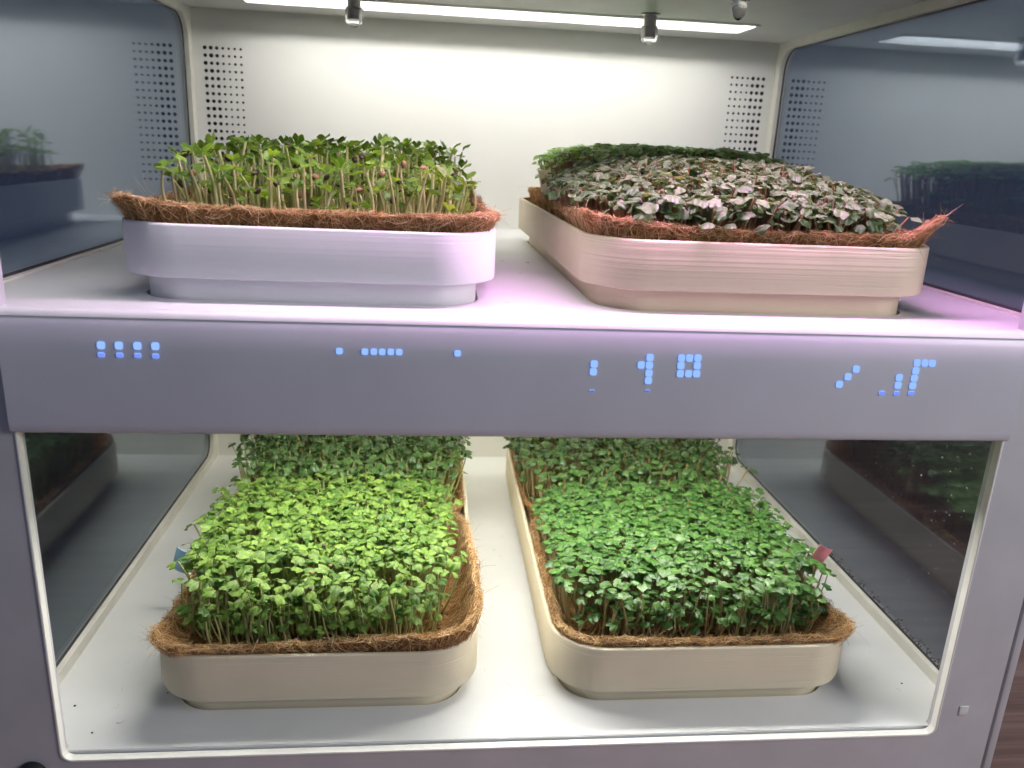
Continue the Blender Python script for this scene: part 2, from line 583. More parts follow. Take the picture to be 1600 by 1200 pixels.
# rounded front nose of the shelf
nose = MB()
pr = [(0.0045, 0.0), (0.0025, -0.0002), (0.0008, -0.0009), (-0.0004, -0.0022), (-0.0008, -0.0036), (0.0045, -0.0036)]
V = [(x, y, z) for x in (-0.306, 0.306) for y, z in pr]
n_ = len(pr)
nose.add(V, [(i, (i + 1) % n_, n_ + (i + 1) % n_, n_ + i) for i in range(n_)] + [tuple(range(n_)), tuple(range(n_, 2 * n_))])
part(nose.build('shelf_nose', M['white'], None, True, 50))
# ceilings with recessed light slots
REAR = (-0.231, 0.231, 0.363, 0.412)
FRONT = (-0.236, 0.236, 0.085, 0.135)
FRONT_UP = (-0.236, 0.236, -0.004, 0.036)
def slot(rc):
    return rrect(*rc, 0.004, 3)[0]
part(plate_pockets('ceiling', (-0.2995, 0.2995, -0.02, D), H, [slot(REAR), slot(FRONT_UP)], 0.024, M['white'], None, +1))
part(plate_pockets('shelf_underside', (-0.2995, 0.2995, 0.012, D), ZU, [slot(REAR), slot(FRONT)], 0.020, M['white'], None, +1))

def light_bar(rc, z, mats, depth, splits, ys=None, zd=None):
    """emitting strip in the roof of a slot; a thin bevelled trim round the slot mouth"""
    x0, x1, y0, y1 = rc
    tr = MB()
    P, Nn = rrect(x0, x1, y0, y1, 0.004, 3)
    n = len(P); V = []; F = []
    for (o, dz) in ((0.0, 0.0004), (0.0, -0.0014), (0.0035, -0.0014), (0.0052, -0.0002)):
        V += [(p[0] + q[0] * o, p[1] + q[1] * o, z + dz) for p, q in zip(P, Nn)]
    for k in range(3):
        for i in range(n):
            F.append((k * n + i, k * n + (i + 1) % n, (k + 1) * n + (i + 1) % n, (k + 1) * n + i))
    tr.add(V, F)
    root = part(tr.build('light_bar', M['white'], None))
    for (a, b), mt in zip(splits, mats):
        ya, yb = ys or (y0 + 0.003, y1 - 0.003)
        zt_ = z + (zd or depth)
        me = MB().box(a, b, ya, yb, zt_ - 0.0035, zt_ - 0.0008).build('diffuser', mt, root)
    return root
light_bar(REAR, H, [M['led_rear']], 0.024, [(-0.226, 0.226)], (0.367, 0.377), 0.016)
light_bar(FRONT_UP, H, [M['led_front'], M['led_pink'], M['led_front']], 0.024, [(-0.233, -0.005), (-0.003, 0.20), (0.202, 0.233)])
light_bar(REAR, ZU, [M['led_low_rear']], 0.020, [(-0.226, 0.226)], (0.367, 0.377), 0.016)
light_bar(FRONT, ZU, [M['led_low_front']], 0.020, [(-0.226, 0.226)], (0.101, 0.119))

# back wall: plain sheet in pieces round two perforated fields
PC, PR_, NR, NC = 0.00572, 0.0071, 19, 7
ZT = 0.1655
def perf_field(sign):
    bm_ = MB()
    for c in range(NC):
        cx = sign * (0.2851 - c * PC)
        r = (0.0019, 0.00185, 0.0017, 0.00125, 0.00115, 0.0012, 0.00115)[c]
        for k in range(NR):
            cz = ZT - k * PR_
            n = 16
            jr = r * rnd.uniform(0.88, 1.1)
            sq = []
            for i in range(n):
                a = 2 * math.pi * i / n
                ca, sa = math.cos(a), math.sin(a)
                m = max(abs(ca), abs(sa))
                sq.append((cx + ca / m * PC / 2, D, cz + sa / m * PR_ / 2))
            ci = [(cx + jr * math.cos(2 * math.pi * i / n), D, cz + jr * math.sin(2 * math.pi * i / n)) for i in range(n)]
            ck = [(x, y + 0.004, z) for x, y, z in ci]
            bm_.add(sq + ci + ck, [(i, (i + 1) % n, n + (i + 1) % n, n + i) for i in range(n)] + [(n + i, n + (i + 1) % n, 2 * n + (i + 1) % n, 2 * n + i) for i in range(n)])
    return bm_
M['hole'] = plastic('vent_bore_shade', (0.03, 0.03, 0.033), 0.6, 0.2, 0.0, 80)  # bore walls coloured dark to stand for the shade in the holes
zt, zb = ZT + PR_ / 2, ZT - (NR - 0.5) * PR_
xo, xi = 0.2851 + PC / 2, 0.2851 - (NC - 0.5) * PC
bw = MB()
def quad_b(x0, x1, z0, z1):
    bw.add([(x0, D, z0), (x1, D, z0), (x1, D, z1), (x0, D, z1)], [(0, 1, 2, 3)])
quad_b(-0.2995, 0.2995, zt, H); quad_b(-0.2995, 0.2995, ZF, zb)
quad_b(-xi, xi, zb, zt); quad_b(-0.2995, -xo, zb, zt); quad_b(xo, 0.2995, zb, zt)
bwo = part(bw.build('back_wall', M['back'], None))
for s in (-1, 1):
    p_ = perf_field(s).build('perforated_vent', M['back'], bwo)
    p_['kind'] = 'stuff'
    p_.data.materials.append(M['hole'])
    for f_ in p_.data.polygons:
        if f_.center.y > D + 0.001: f_.material_index = 1
MB().box(-0.3, 0.3, D + 0.006, D + 0.010, ZF, H + 0.03).build('rear_cover', M['dark'], bwo)

# side glass with cream surrounds
for s in (-1, 1):
    for (z0, z1, low) in ((0.0, H, False), (ZF, ZU, True)):
        x0, x1 = (0.2968, 0.3045) if s > 0 else (-0.3045, -0.2968)
        if low:
            inn = (0.022, D - 0.015, ZF + 0.0085, ZU - 0.010)
        else:
            inn = (-0.010, D - 0.012, 0.0016, H - 0.008)
        V, F = ring_yz(x0, x1, (-0.018 if not low else 0.0095, D - 0.0003, z0 + 0.0002, z1 - 0.0002), inn, 0.022 if not low else 0.017, 8)
        if not low:
            # the upper glass runs straight down to the shelf: square lower corners
            V = [(x, y, (0.0016 if (zz < 0.03 and i % (2 * 36) >= 36) else zz)) for i, (x, y, zz) in enumerate(V)]
            V = [(x, (inn[0] if y < 0.05 else inn[1]) if (zz == 0.0016) else y, zz) for (x, y, zz) in V]
        surround = part(MB().add(V, F).build('window_surround', M['cream'] if low or True else M['white'], None))
        gx0, gx1 = (0.3015, 0.3042) if s > 0 else (-0.3042, -0.3015)
        part(MB().box(gx0, gx1, inn[0] - 0.004, inn[1] + 0.004, inn[2] - 0.001, inn[3] + 0.004).build('side_glass', M['glass'], None))
        # dark bead between glass and surround
        P, Nn = rrect(*inn, 0.017 if low else 0.022, 8)
        if not low:
            P = [(y, z) if z > 0.05 else ((inn[0] if y < 0.1 else inn[1]), 0.0016) for y, z in P]
        n = len(P); V = []; F = []
        xa = 0.3008 * s
        for (o, xx) in ((0.0002, xa), (-0.0016, xa + 0.0003 * s), (-0.0016, xa + 0.0012 * s)):
            V += [(xx, p[0] + q[0] * o, p[1] + q[1] * o) for p, q in zip(P, Nn)]
        for k in range(2):
            for i in range(n):
                F.append((k * n + i, k * n + (i + 1) % n, (k + 1) * n + (i + 1) % n, (k + 1) * n + i))
        MB().add(V, F).build('glass_seal', M['seal'], surround, True)

# front frame: one ring of uprights and rails with two openings, and the cream trim of the lower opening
FX, FZ0, FZ1 = 0.3065, ZB + 0.012, H + 0.075
V, F = ring_yz(0.0, 0.009, (-FX, FX, FZ0, FZ1), (-WO / 2 - 0.0019, WO / 2 + 0.0019, -0.2672, H + 0.012), 0.007, 8)
part(MB().add([(b, a, c) for a, b, c in V], F).build('front_frame', M['frame'], None))
# trim
P, Nn = rrect(-WO / 2 - 0.0019, WO / 2 + 0.0019, -0.2672, ZU + 0.02, 0.007, 8)
n = len(P); V = []; F = []
for (o, y) in ((0.0, 0.0042), (0.0, -0.0006), (-0.0004, -0.0009), (-0.0010, -0.0009), (-0.0014, -0.0006), (-0.0014, 0.0042)):
    V += [(p[0] + q[0] * o, y, p[1] + q[1] * o) for p, q in zip(P, Nn)]
for k in range(5):
    for i in range(n):
        F.append((k * n + i, k * n + (i + 1) % n, (k + 1) * n + (i + 1) % n, (k + 1) * n + i))
M['trim'] = plastic('white_opening_trim', (0.78, 0.77, 0.73), 0.5, 0.03, 0.05, 60, 0.3)
part(MB().add(V, F).build('opening_trim', M['trim'], None, True, 40))
# grey strip for the groove's shade behind the trim, body sides, base and roof
part(MB().box(-0.2995, 0.2995, 0.0049, 0.0053, ZF - 0.01, ZF - 0.0003).build('floor_edge', M['white'], None))
part(MB().box(-0.2640, 0.2640, 0.0043, 0.0048, ZF - 0.01, ZF - 0.0019).build('groove_shade_strip', M['gap'], None))
for s in (-1, 1):
    x0, x1 = (0.3090, 0.3145) if s > 0 else (-0.3145, -0.3090)
    part(MB().box(x0, x1, 0.0005, 0.022, FZ0, FZ1, 0.0008).build('body_edge', M['frame'], None, True, 40))
    x0, x1 = (0.3066, 0.3089) if s > 0 else (-0.3089, -0.3066)
    part(MB().box(x0, x1, 0.006, 0.012, FZ0, FZ1).build('gap_shade_strip', M['gap'], None))  # grey strip put in as the shade between frame and body
    x0, x1 = (0.3046, 0.3065) if s > 0 else (-0.3065, -0.3046)
part(MB().box(-0.312, 0.312, 0.0125, D + 0.03, ZB, ZF - 0.012, 0.002).build('base', M['frame'], None, True, 40))
part(MB().box(-0.312, 0.312, 0.0125, D + 0.03, H + 0.026, H + 0.07, 0.002).build('roof', M['frame'], None, True, 40))
part(MB().box(-0.300, 0.300, 0.0125, D - 0.001, -0.030, -0.0065).build('shelf_core', M['gap'], None))

# display panel across the shelf front
pan = MB()
pr = [(0.010, -0.0037), (0.0006, -0.0037), (-0.0004, -0.0041), (-0.0010, -0.0050), (-0.0020, -0.0085), (-0.0029, -0.0125), (-0.0036, -0.0170), (-0.0041, -0.0230), (-0.0042, -0.030), (-0.0042, -0.058), (-0.0038, -0.0618), (-0.0025, -0.0633), (-0.0008, -0.0637), (0.012, -0.0637)]
n_ = len(pr)
V = [(x, y, z) for x in (-0.2690, 0.2690) for y, z in pr]
pan.add(V, [(i, (i + 1) % n_, n_ + (i + 1) % n_, n_ + i) for i in range(n_)] + [tuple(range(n_)), tuple(range(n_, 2 * n_))])
panel = part(pan.build('display_panel', M['panel'], None, True, 45))

def pixel_mesh(mat, w, h, t=0.0009):
    P, _ = rrect(-w / 2, w / 2, -h / 2, h / 2, min(w, h) * 0.28, 3)
    n = len(P); V = []; F = []
    for (o, y) in ((1.0, 0.0), (1.0, -t * 0.6), (0.9, -t)):
        V += [(x * o, y, z * o) for x, z in P]
    for k in range(2):
        for i in range(n):
            F.append((k * n + i, k * n + (i + 1) % n, (k + 1) * n + (i + 1) % n, (k + 1) * n + i))
    F.append(tuple(2 * n + i for i in range(n)))
    me = mesh('pixel', V, F, mat, False)
    me.materials.append(M['pixel_halo_side'])
    for f_ in me.polygons:
        if abs(f_.normal.y) < 0.4: f_.material_index = 1
    return me
PX = pixel_mesh(M['pixel'], 0.0037, 0.0038)
PXW = pixel_mesh(M['pixel'], 0.0033, 0.0031)
PXD = pixel_mesh(M['pixel_dim_and_reflection'], 0.0033, 0.0023)
PXF = pixel_mesh(M['pixel_faint'], 0.0024, 0.0006)
px_list = [(PX, [(157, 540), (185, 540.5), (214, 541), (242, 541.5)]),
 (PXD, [(158, 554.5), (187, 555), (215, 555.5), (243, 556.5), (1378, 614), (1401, 614.5), (1424, 614.5)]),  # first four imitate the blurred reflection of the row above
 (PXW, [(530, 549), (570, 550), (584, 550), (597, 550.3), (610.5, 550.3), (623.5, 550.6), (715, 552.5)]),
 (PX, [(928.5, 569), (927, 581), (1016, 559), (1002, 570.5), (1014.7, 571), (1014, 583), (1013, 594.5),
       (1065.5, 560), (1078, 560), (1091, 560), (1064, 571.5), (1089.5, 571.5), (1063, 584), (1076, 584), (1088.5, 584),
       (1338, 577), (1325, 588.8), (1311.5, 600.5), (1405, 590), (1403, 602), (1434, 567.5), (1446, 567.8), (1457.5, 568.2),
       (1431, 579.5), (1428.5, 591), (1426, 602.7)]),
 (PXF, [(925, 610), (1012, 610)])]
for me, pts in px_list:
    for p in pts:
        q = px_on(p, 1, -0.0042)
        yy = np.interp(-q.z, [0.0085, 0.0125, 0.0170, 0.0230, 0.030], [-0.0020, -0.0029, -0.0036, -0.0041, -0.0042])
        link('pixel', me, panel, (q.x, yy + 0.0002, q.z))

# misting nozzles
def nozzle(x, y, drop):
    b = MB().lathe([(0.0085, 0.0), (0.0085, -0.001), (0.0056, -0.0016), (0.0056, -0.0105), (0.0048, -0.011), (0.0048, -0.019)], (x, y, H - 0.0003), 28).build('nozzle', M['steel'], None, True, 30)
    part(b)
    MB().lathe([(0.0058, -0.0096), (0.0070, -0.0106), (0.0073, -0.0140), (0.0073, -0.0205), (0.0062, -0.0230), (0.003, -0.0236)], (x, y, H), 36, 'z', lambda k, z: (0.05 if k % 4 < 2 else -0.05) if z > -0.022 else 0).build('nozzle_tip', M['acrylic'], b, True, 40)
    if drop:
        MB().lathe([(0.0035, -0.0236), (0.0046, -0.0258), (0.0046, -0.0290), (0.0036, -0.0322), (0.0018, -0.0342), (0.0003, -0.0348)], (x, y, H), 24).build('water_drop', M['water'], b, True)
    else:
        MB().lathe([(0.0030, -0.0237), (0.0030, -0.0246), (0.0017, -0.0256), (0.0003, -0.0259)], (x, y, H), 20).build('water_drop', M['water'], b, True)
nozzle(-0.1282, 0.3400, False)
nozzle(0.1255, 0.3394, False)
nozzle(0.1265, 0.122, True)
# sensor window on the right upright, round lock on the bottom left
q = px_on((1505, 1110), 1, 0)
part(MB().box(q.x - 0.0032, q.x + 0.0032, -0.0007, 0.002, q.z - 0.0035, q.z + 0.0035, 0.0005).build('sensor_window', plastic('pale_sensor_lens', (0.62, 0.63, 0.62), 0.2, 0.1, 0.0, 300), None, True, 40))
q = px_on((52, 1207), 1, 0)
part(MB().lathe([(0.0078, 0.002), (0.0078, -0.003), (0.0070, -0.0042), (0.0050, -0.0042), (0.0046, -0.003), (0.0046, -0.0012)], (q.x, 0, q.z), 32, 'y').build('round_lock', M['dark'], None, True, 40))

# droplets and specks on the lower right glass
dr = MB()
def glass_drop(px, r):
    q = px_on(px, 0, 0.3014)
    if q.y < 0.03 or q.y > D - 0.02: return
    k = rnd.uniform(1.0, 1.5)
    dr.lathe([(r, 0.0), (r * 0.85, -r * 0.35), (r * 0.4, -r * 0.6), (r * 0.05, -r * 0.66)], (0.3014, q.y, q.z), 8, 'x')
for k in range(52):
    glass_drop((rnd.triangular(1330, 1550, 1470), rnd.triangular(690, 960, 700)), rnd.uniform(0.0003, 0.0007))
for k in range(14):
    glass_drop((rnd.uniform(1340, 1480), rnd.uniform(850, 1040)), rnd.uniform(0.0003, 0.0005))
M['speck'] = plastic('dried_water_speck', (0.36, 0.38, 0.40), 0.35, 0.1, 0.0, 300)
tag(part(dr.build('water_specks', M['speck'], None, True)), kind='stuff')
dk = MB()
for k in range(170):
    t = rnd.random() ** 1.4
    y = 0.026 + 0.20 * t
    dk.lathe([(0.0005 * rnd.uniform(0.5, 1.5), 0), (0.0003, -0.0004)], (0.3013, y, ZF + 0.0105 + abs(rnd.gauss(0, 0.0022))), 5, 'x')
tag(part(dk.build('dirt_specks', M['hull'], None)), kind='stuff')
cr = MB()
for px in ((117, 1103), (144, 1145), (1409, 1068), (1467, 1089), (262, 1083), (330, 1078)):
    q = px_on(px, 2, ZF)
    r = rnd.uniform(0.0005, 0.0009)
    cr.lathe([(r, 0), (r * 0.9, r * 0.5), (r * 0.3, r * 0.8)], (q.x, q.y, ZF), 6)
tag(part(cr.build('floor_crumbs', M['hull'], None)), kind='stuff')

# ------------------------------------------------------------------ trays
def loft(rings, cap0=True, cap1=True):
    n = len(rings[0]); V = []; F = []
    for r in rings: V += r
    for k in range(len(rings) - 1):
        for i in range(n):
            F.append((k * n + i, k * n + (i + 1) % n, (k + 1) * n + (i + 1) % n, (k + 1) * n + i))
    if cap0: F.append(tuple(range(n))[::-1])
    if cap1: F.append(tuple((len(rings) - 1) * n + i for i in range(n)))
    return V, F

def tray(k, name, mat, label, zbase):
    x0, x1, y0 = TR[k]
    w, L = x1 - x0, TLEN[k]
    root = link(name, None, loc=((x0 + x1) / 2, y0 + L / 2, zbase - 0.0049))
    tag(root, label, 'tray')
    def ring(ins, z, r):
        P, _ = rrect(-w / 2 + ins, w / 2 - ins, -L / 2 + ins, L / 2 - ins, r, 14)
        return [(x, y, z + 0.0049) for x, y in P]
    R1, R2 = 0.036, 0.027
    T = 0.0405 if zbase == 0 else 0.0450
    V, F = loft([ring(INS + 0.0006, -0.0049, R2), ring(INS, -0.0042, R2), ring(INS, 0.0128, R2)], True, False)
    me = MB().add(V, F).build('base_tier', mat, root, True, 40)
    V, F = loft([ring(INS + 0.001, 0.0127, R2), ring(0.0009, 0.0127, R1), ring(0.0002, 0.0131, R1), ring(0, 0.014, R1), ring(0, T - 0.0012, R1), ring(0.0003, T - 0.0004, R1), ring(0.0009, T, R1),
                 ring(0.0024, T, R1), ring(0.0030, T - 0.0004, R1), ring(0.0032, T - 0.0012, R1 - .003), ring(0.0034, 0.0165, R1 - .003), ring(0.05, 0.0165, 0.02)], True, True)
    MB().add(V, F).build('rim_tier', mat, root, True, 40)
    if k == 'UR':
        root.rotation_euler = (0, 0, UR_ROT)
    return root
tray('UL', 'seedling_tray', M['tray_white'], 'white printed plastic tray under the sparse tall sprouts', 0.0)
tray('UR', 'seedling_tray', M['tray_pale'], 'pale beige printed plastic tray on the upper shelf', 0.0)
tray('LL', 'seedling_tray', M['tray_beige'], 'beige printed plastic tray on the lower floor holding the bright yellow-green seedlings and blue tag', ZF)
tray('LR', 'seedling_tray', M['tray_beige'], 'beige printed plastic tray on the lower floor holding the deeper green seedlings and pink tag', ZF)

# ------------------------------------------------------------------ coir mats
def fibres(paths, rad):
    """paths: (n, k, 3) polylines -> three-sided tubes"""
    P = np.asarray(paths)
    n, k, _ = P.shape
    T = np.gradient(P, axis=1)
    T /= np.linalg.norm(T, axis=2, keepdims=True) + 1e-12
    up = np.zeros_like(T); up[..., 2] = 1
    up[np.abs(T[..., 2]) > 0.9] = (1, 0, 0)
    A = np.cross(T, up); A /= np.linalg.norm(A, axis=2, keepdims=True) + 1e-12
    B = np.cross(T, A)
    taper = np.linspace(1, 0.45, k)[None, :, None] * np.asarray(rad)[:, None, None]
    V = np.stack([P + (A * math.cos(a) + B * math.sin(a)) * taper for a in (0, 2.0944, 4.1888)], axis=2)
    V = V.reshape(-1, 3)
    F = []
    base = (np.arange(n) * k * 3)[:, None]
    for s in range(k - 1):
        for a in range(3):
            b = (a + 1) % 3
            F.append(base + np.array([s * 3 + a, s * 3 + b, (s + 1) * 3 + b, (s + 1) * 3 + a])[None])
    return V, np.concatenate(F)

def coir(label, zbase, x0, x1, y0, y1, flares, nfib, seed, rim=0.0490, amp=1.0, group=None):
    g = np.random.default_rng(seed)
    root = link('coir_mat', None, loc=((x0 + x1) / 2, (y0 + y1) / 2, zbase + 0.0166))
    tag(root, label, 'coir mat', group)
    cx, cy = (x0 + x1) / 2, (y0 + y1) / 2
    P, Nn = rrect(x0 - cx, x1 - cx, y0 - cy, y1 - cy, 0.024, 16, 44)
    P = np.array(P); Nn = np.array(Nn); n = len(P)
    ph = np.arctan2(P[:, 1], P[:, 0])
    s = np.cumsum(np.r_[0, np.linalg.norm(np.diff(P, axis=0), axis=1)])
    s = s / (s[-1] + 0.001) * 2 * math.pi
    wav = sum(g.normal(0, 1) * np.sin(s * f + g.uniform(0, 6.3)) / f ** 0.8 for f in (2, 3, 5, 7, 11, 17, 23)) * 0.0010 * amp
    wav2 = sum(g.normal(0, 1) * np.sin(s * f + g.uniform(0, 6.3)) / f ** 0.8 for f in (2, 3, 5, 9, 14, 21)) * 0.0009 * amp
    fo = np.zeros(n); fz = np.zeros(n); ft = np.zeros((n, 2))
    for (fx, fy, sig, out, up) in flares:
        w = np.exp(-((P[:, 0] - (fx - cx)) ** 2 + (P[:, 1] - (fy - cy)) ** 2) / (2 * sig ** 2))
        fo += w * out; fz += w * up
    prof = [(-0.010, 0.0170, 0), (-0.0045, 0.026, 0.0), (-0.0012, 0.036, 0.25), (0.0008, 0.0425, 0.6), (0.0026, rim - 0.0018, 1.0), (0.0022, rim, 1.05), (0.0006, rim + 0.0002, 1.0),
            (-0.0008, rim - 0.0012, 0.95), (-0.0026, rim - 0.0042, 0.65), (-0.0065, 0.0405, 0.25), (-0.012, 0.0385, 0.0)]
    rings = []
    for (o, z, f) in prof:
        oo = o + fo * f + wav * f + g.normal(0, 0.00045, n)
        zz = z + fz * f + wav2 * f + g.normal(0, 0.00025 + 0.0003 * f, n) - 0.0166
        rings.append(np.c_[P[:, 0] + Nn[:, 0] * oo, P[:, 1] + Nn[:, 1] * oo, zz])
    outer = np.array(rings)
    for sc in (0.78, 0.6, 0.42, 0.24, 0.08):
        rings.append(np.c_[P * sc + g.normal(0, 0.0003, (n, 2)), np.full(n, 0.038 - 0.0166) + g.normal(0, 0.0006, n)])
    V, F = loft([[tuple(v) for v in r] for r in rings])
    MB().add(V, F).build('felt', M['coir'], root, True)
    # fibres lying on the felt
    kk = 5
    nr_ = len(prof)
    def surf(u, v):
        u = np.mod(u, n); v = np.clip(v, 0, nr_ - 1.001)
        i = u.astype(int); j = v.astype(int); a = (u - i)[..., None]; b = (v - j)[..., None]
        i2 = (i + 1) % n
        return (outer[j, i] * (1 - a) + outer[j, i2] * a) * (1 - b) + (outer[j + 1, i] * (1 - a) + outer[j + 1, i2] * a) * b
    u0 = g.uniform(0, n, nfib); v0 = g.uniform(1.0, nr_ - 1.2, nfib)
    ang = g.uniform(0, 2 * math.pi, nfib); ln = g.gamma(3.0, 1.0, nfib) + 1.0
    t = np.linspace(-0.5, 0.5, kk)[None]
    cur = g.normal(0, 2.2, (nfib, 1))
    uu = u0[:, None] + ln[:, None] * np.cos(ang)[:, None] * t * 0.9 + cur * (t * t)
    vv = v0[:, None] + ln[:, None] * np.sin(ang)[:, None] * t * 0.55 + g.normal(0, 2.2, (nfib, 1)) * t * t
    path = surf(uu, vv)
    lift = 0.0003 + np.abs(g.normal(0, 0.0007, (nfib, 1))) * (1 + 2.5 * t * t)
    nrm = np.zeros_like(path)
    ui = np.mod(uu.astype(int), n)
    side = np.where(vv < 5, 1.0, -0.6)
    nrm[..., 0] = Nn[ui, 0] * side; nrm[..., 1] = Nn[ui, 1] * side
    nrm[..., 2] = np.where(vv > 4, 0.9, 0.1)
    path = path + nrm * lift[..., None]
    rad = g.uniform(0.00008, 0.00019, nfib) * np.where(g.random(nfib) < 0.15, 1.5, 1.0)
    V1, F1 = fibres(path, rad)
    # loose ends that stick out from the rim
    nl = nfib // 9
    u1 = g.uniform(0, n, nl)
    for (fx, fy, sig, out, up) in flares:
        c = np.argmin((P[:, 0] - fx + cx) ** 2 + (P[:, 1] - fy + cy) ** 2)
        u1 = np.r_[u1, g.normal(c, 5, int(45 * max(0, out) / 0.006))]
    nl = len(u1)
    st = surf(u1, g.uniform(3.5, 6.8, nl))
    d = g.normal(0, 0.7, (nl, 3))
    d[:, :2] += Nn[np.mod(u1.astype(int), n)] * 0.7
    d[:, 2] = d[:, 2] * 0.55 + 0.25
    d /= np.linalg.norm(d, axis=1, keepdims=True)
    le = g.gamma(2.0, 0.0017, nl)[:, None, None]
    tt = np.linspace(0, 1, kk)[None, :, None]
    bend = g.normal(0, 0.5, (nl, 1, 3))
    path2 = st[:, None, :] + d[:, None, :] * le * tt + bend * le * tt * tt
    V2, F2 = fibres(path2, g.uniform(0.00007, 0.00014, nl))
    V = np.r_[V1, V2]; F = np.r_[F1, F2 + len(V1)]
    o = link('loose_fibres', mesh('loose_fibres', V, F, M['fibre'], True), root)
    o['kind'] = 'stuff'
    # crumbs on the bed
    c = MB()
    for k in range(240):
        a = g.uniform(-1, 1); b = g.uniform(-1, 1)
        if g.random() < 0.6: b = -abs(b) ** 0.15
        r = g.uniform(0.0006, 0.0014)
        px, py = a * ((x1 - x0) / 2 - 0.013), b * ((y1 - y0) / 2 - 0.013)
        c.lathe([(r * 0.5, -r * 0.5), (r, 0), (r * 0.6, r * 0.7)], (px, py, 0.038 - 0.0166 + r * 0.5), 5)
    tag(c.build('seed_crumbs', M['crumb'], root), kind='stuff')
    return root
BED = dict(
    UL=(-0.2200, -0.0300, 0.0300, 0.2080, 0.0), ULB=(-0.2200, -0.0300, 0.2120, 0.4020, 0.0),
    UR=(0.0300, 0.2230, 0.0320, 0.2080, 0.0), URB=(0.0320, 0.2230, 0.2120, 0.3830, 0.0),
    LL=(-0.2235, -0.0310, 0.0350, 0.2180, ZF), LLB=(-0.2235, -0.0310, 0.2220, 0.4070, ZF),
    LR=(0.0275, 0.2220, 0.0350, 0.2180, ZF), LRB=(0.0275, 0.2220, 0.2220, 0.4070, ZF))
coir('brown coir mat with flared corners in the white tray', 0.0, *BED['UL'][:4],
     [(-0.221, 0.034, 0.014, 0.009, 0.005), (-0.028, 0.034, 0.014, 0.004, 0.002), (-0.125, 0.03, 0.06, 0.0, -0.001)], 6500, 3, 0.0485, 1.3)
coir('plain coir mat at the back of the white tray', 0.0, *BED['ULB'][:4], [(-0.222, 0.385, 0.02, 0.004, 0.004)], 700, 12)
coir('coir mat with a long pointed corner at the front of the upper pale beige tray', 0.0, *BED['UR'][:4],
     [(0.2225, 0.0375, 0.0060, 0.014, 0.018), (0.03, 0.05, 0.03, 0.003, 0.005), (0.13, 0.03, 0.07, 0.0, -0.0008)], 6500, 4, 0.0472, 1.3)
coir('coir mat under the paler bushy seedlings at the back of the upper shelf', 0.0, *BED['URB'][:4], [(0.032, 0.22, 0.03, 0.0, 0.004)], 700, 5)
coir('thick golden brown coir mat edging the bright yellow-green seedlings', ZF, *BED['LL'][:4],
     [(-0.223, 0.038, 0.013, 0.008, 0.003), (-0.031, 0.06, 0.04, 0.003, 0.006), (-0.031, 0.12, 0.05, 0.001, 0.013)], 7000, 6, 0.0490)
coir('coir mat at the back of the tray with the blue tag', ZF, *BED['LLB'][:4], [], 700, 7)
coir('even brown coir mat edging the deeper green seedlings beside the pink tag', ZF, *BED['LR'][:4],
     [(0.2215, 0.038, 0.012, 0.007, 0.003)], 7000, 8, 0.0485, 0.8)
coir('coir mat at the back of the tray with the pink tag', ZF, *BED['LRB'][:4], [], 700, 9)

# stray coir fibres shed on the two white floors
gs = np.random.default_rng(77)
paths = []
for k in range(46):
    low = k < 30
    cx_ = gs.choice([-0.255, 0.0, 0.0, 0.255]) + gs.normal(0, 0.012)
    cy_ = gs.uniform(0.02, 0.30) if abs(abs(cx_) - 0.12) > 0.05 else gs.uniform(0.009, 0.022)
    if abs(abs(cx_) - 0.125) < 0.105 and cy_ > 0.024: continue
    a_ = gs.uniform(0, 6.28); c_ = gs.normal(0, 1.2); l_ = gs.gamma(2, 0.0022)
    t_ = np.linspace(-0.5, 0.5, 5)
    paths.append(np.c_[cx_ + l_ * t_ * math.cos(a_ + 0) - c_ * l_ * t_ ** 2 * math.sin(a_), cy_ + l_ * t_ * math.sin(a_) + c_ * l_ * t_ ** 2 * math.cos(a_), np.full(5, (ZF if low else 0.0) + 0.0002)])
Vs, Fs = fibres(np.array(paths), gs.uniform(0.00007, 0.00014, len(paths)))
tag(part(link('stray_fibres', mesh('stray_fibres', Vs, Fs, M['fibre'], True))), kind='stuff')

# ------------------------------------------------------------------ seedlings
NU, NV = 5, 9
def leaf_geo(Lw, Ll, fold, droop, curl, twist, g, notch=0.26):
    """two-lobed seed leaf growing along +y from the origin; returns V, uv"""
    V = []; UV = []
    ph = g.uniform(0, 6.28)
    no = notch * g.uniform(0.7, 1.2)
    for i in range(NU):
        u = i / (NU - 1)
        wu = 0.10 + 0.90 * math.sin(u ** 0.85 * math.pi / 2) ** 1.25
        for j in range(NV):
            v = -1 + 2 * j / (NV - 1)
            av = abs(v)
            gv = 1 - no * (1 - av / 0.5) ** 1.6 if av < 0.5 else 1 - 0.52 * ((av - 0.5) / 0.5) ** 2.3
            y = Ll * (u * (1 + (gv - 1) * u ** 0.8))
            x = v * wu * Lw / 2
            z = fold * av ** 1.5 * wu * Lw / 2 - droop * Ll * u ** 2.2 + curl * Ll * u * 0.5
            z += 0.035 * Lw * u * math.sin(ph + 3.0 * v + 3 * u)
            x2 = x * math.cos(twist * u) - z * math.sin(twist * u) * 0.4
            V.append((x2, y, z)); UV.append((v, u))
    return np.array(V), np.array(UV)
LEAF_F = np.array([(i * NV + j, i * NV + j + 1, (i + 1) * NV + j + 1, (i + 1) * NV + j) for i in range(NU - 1) for j in range(NV - 1)])

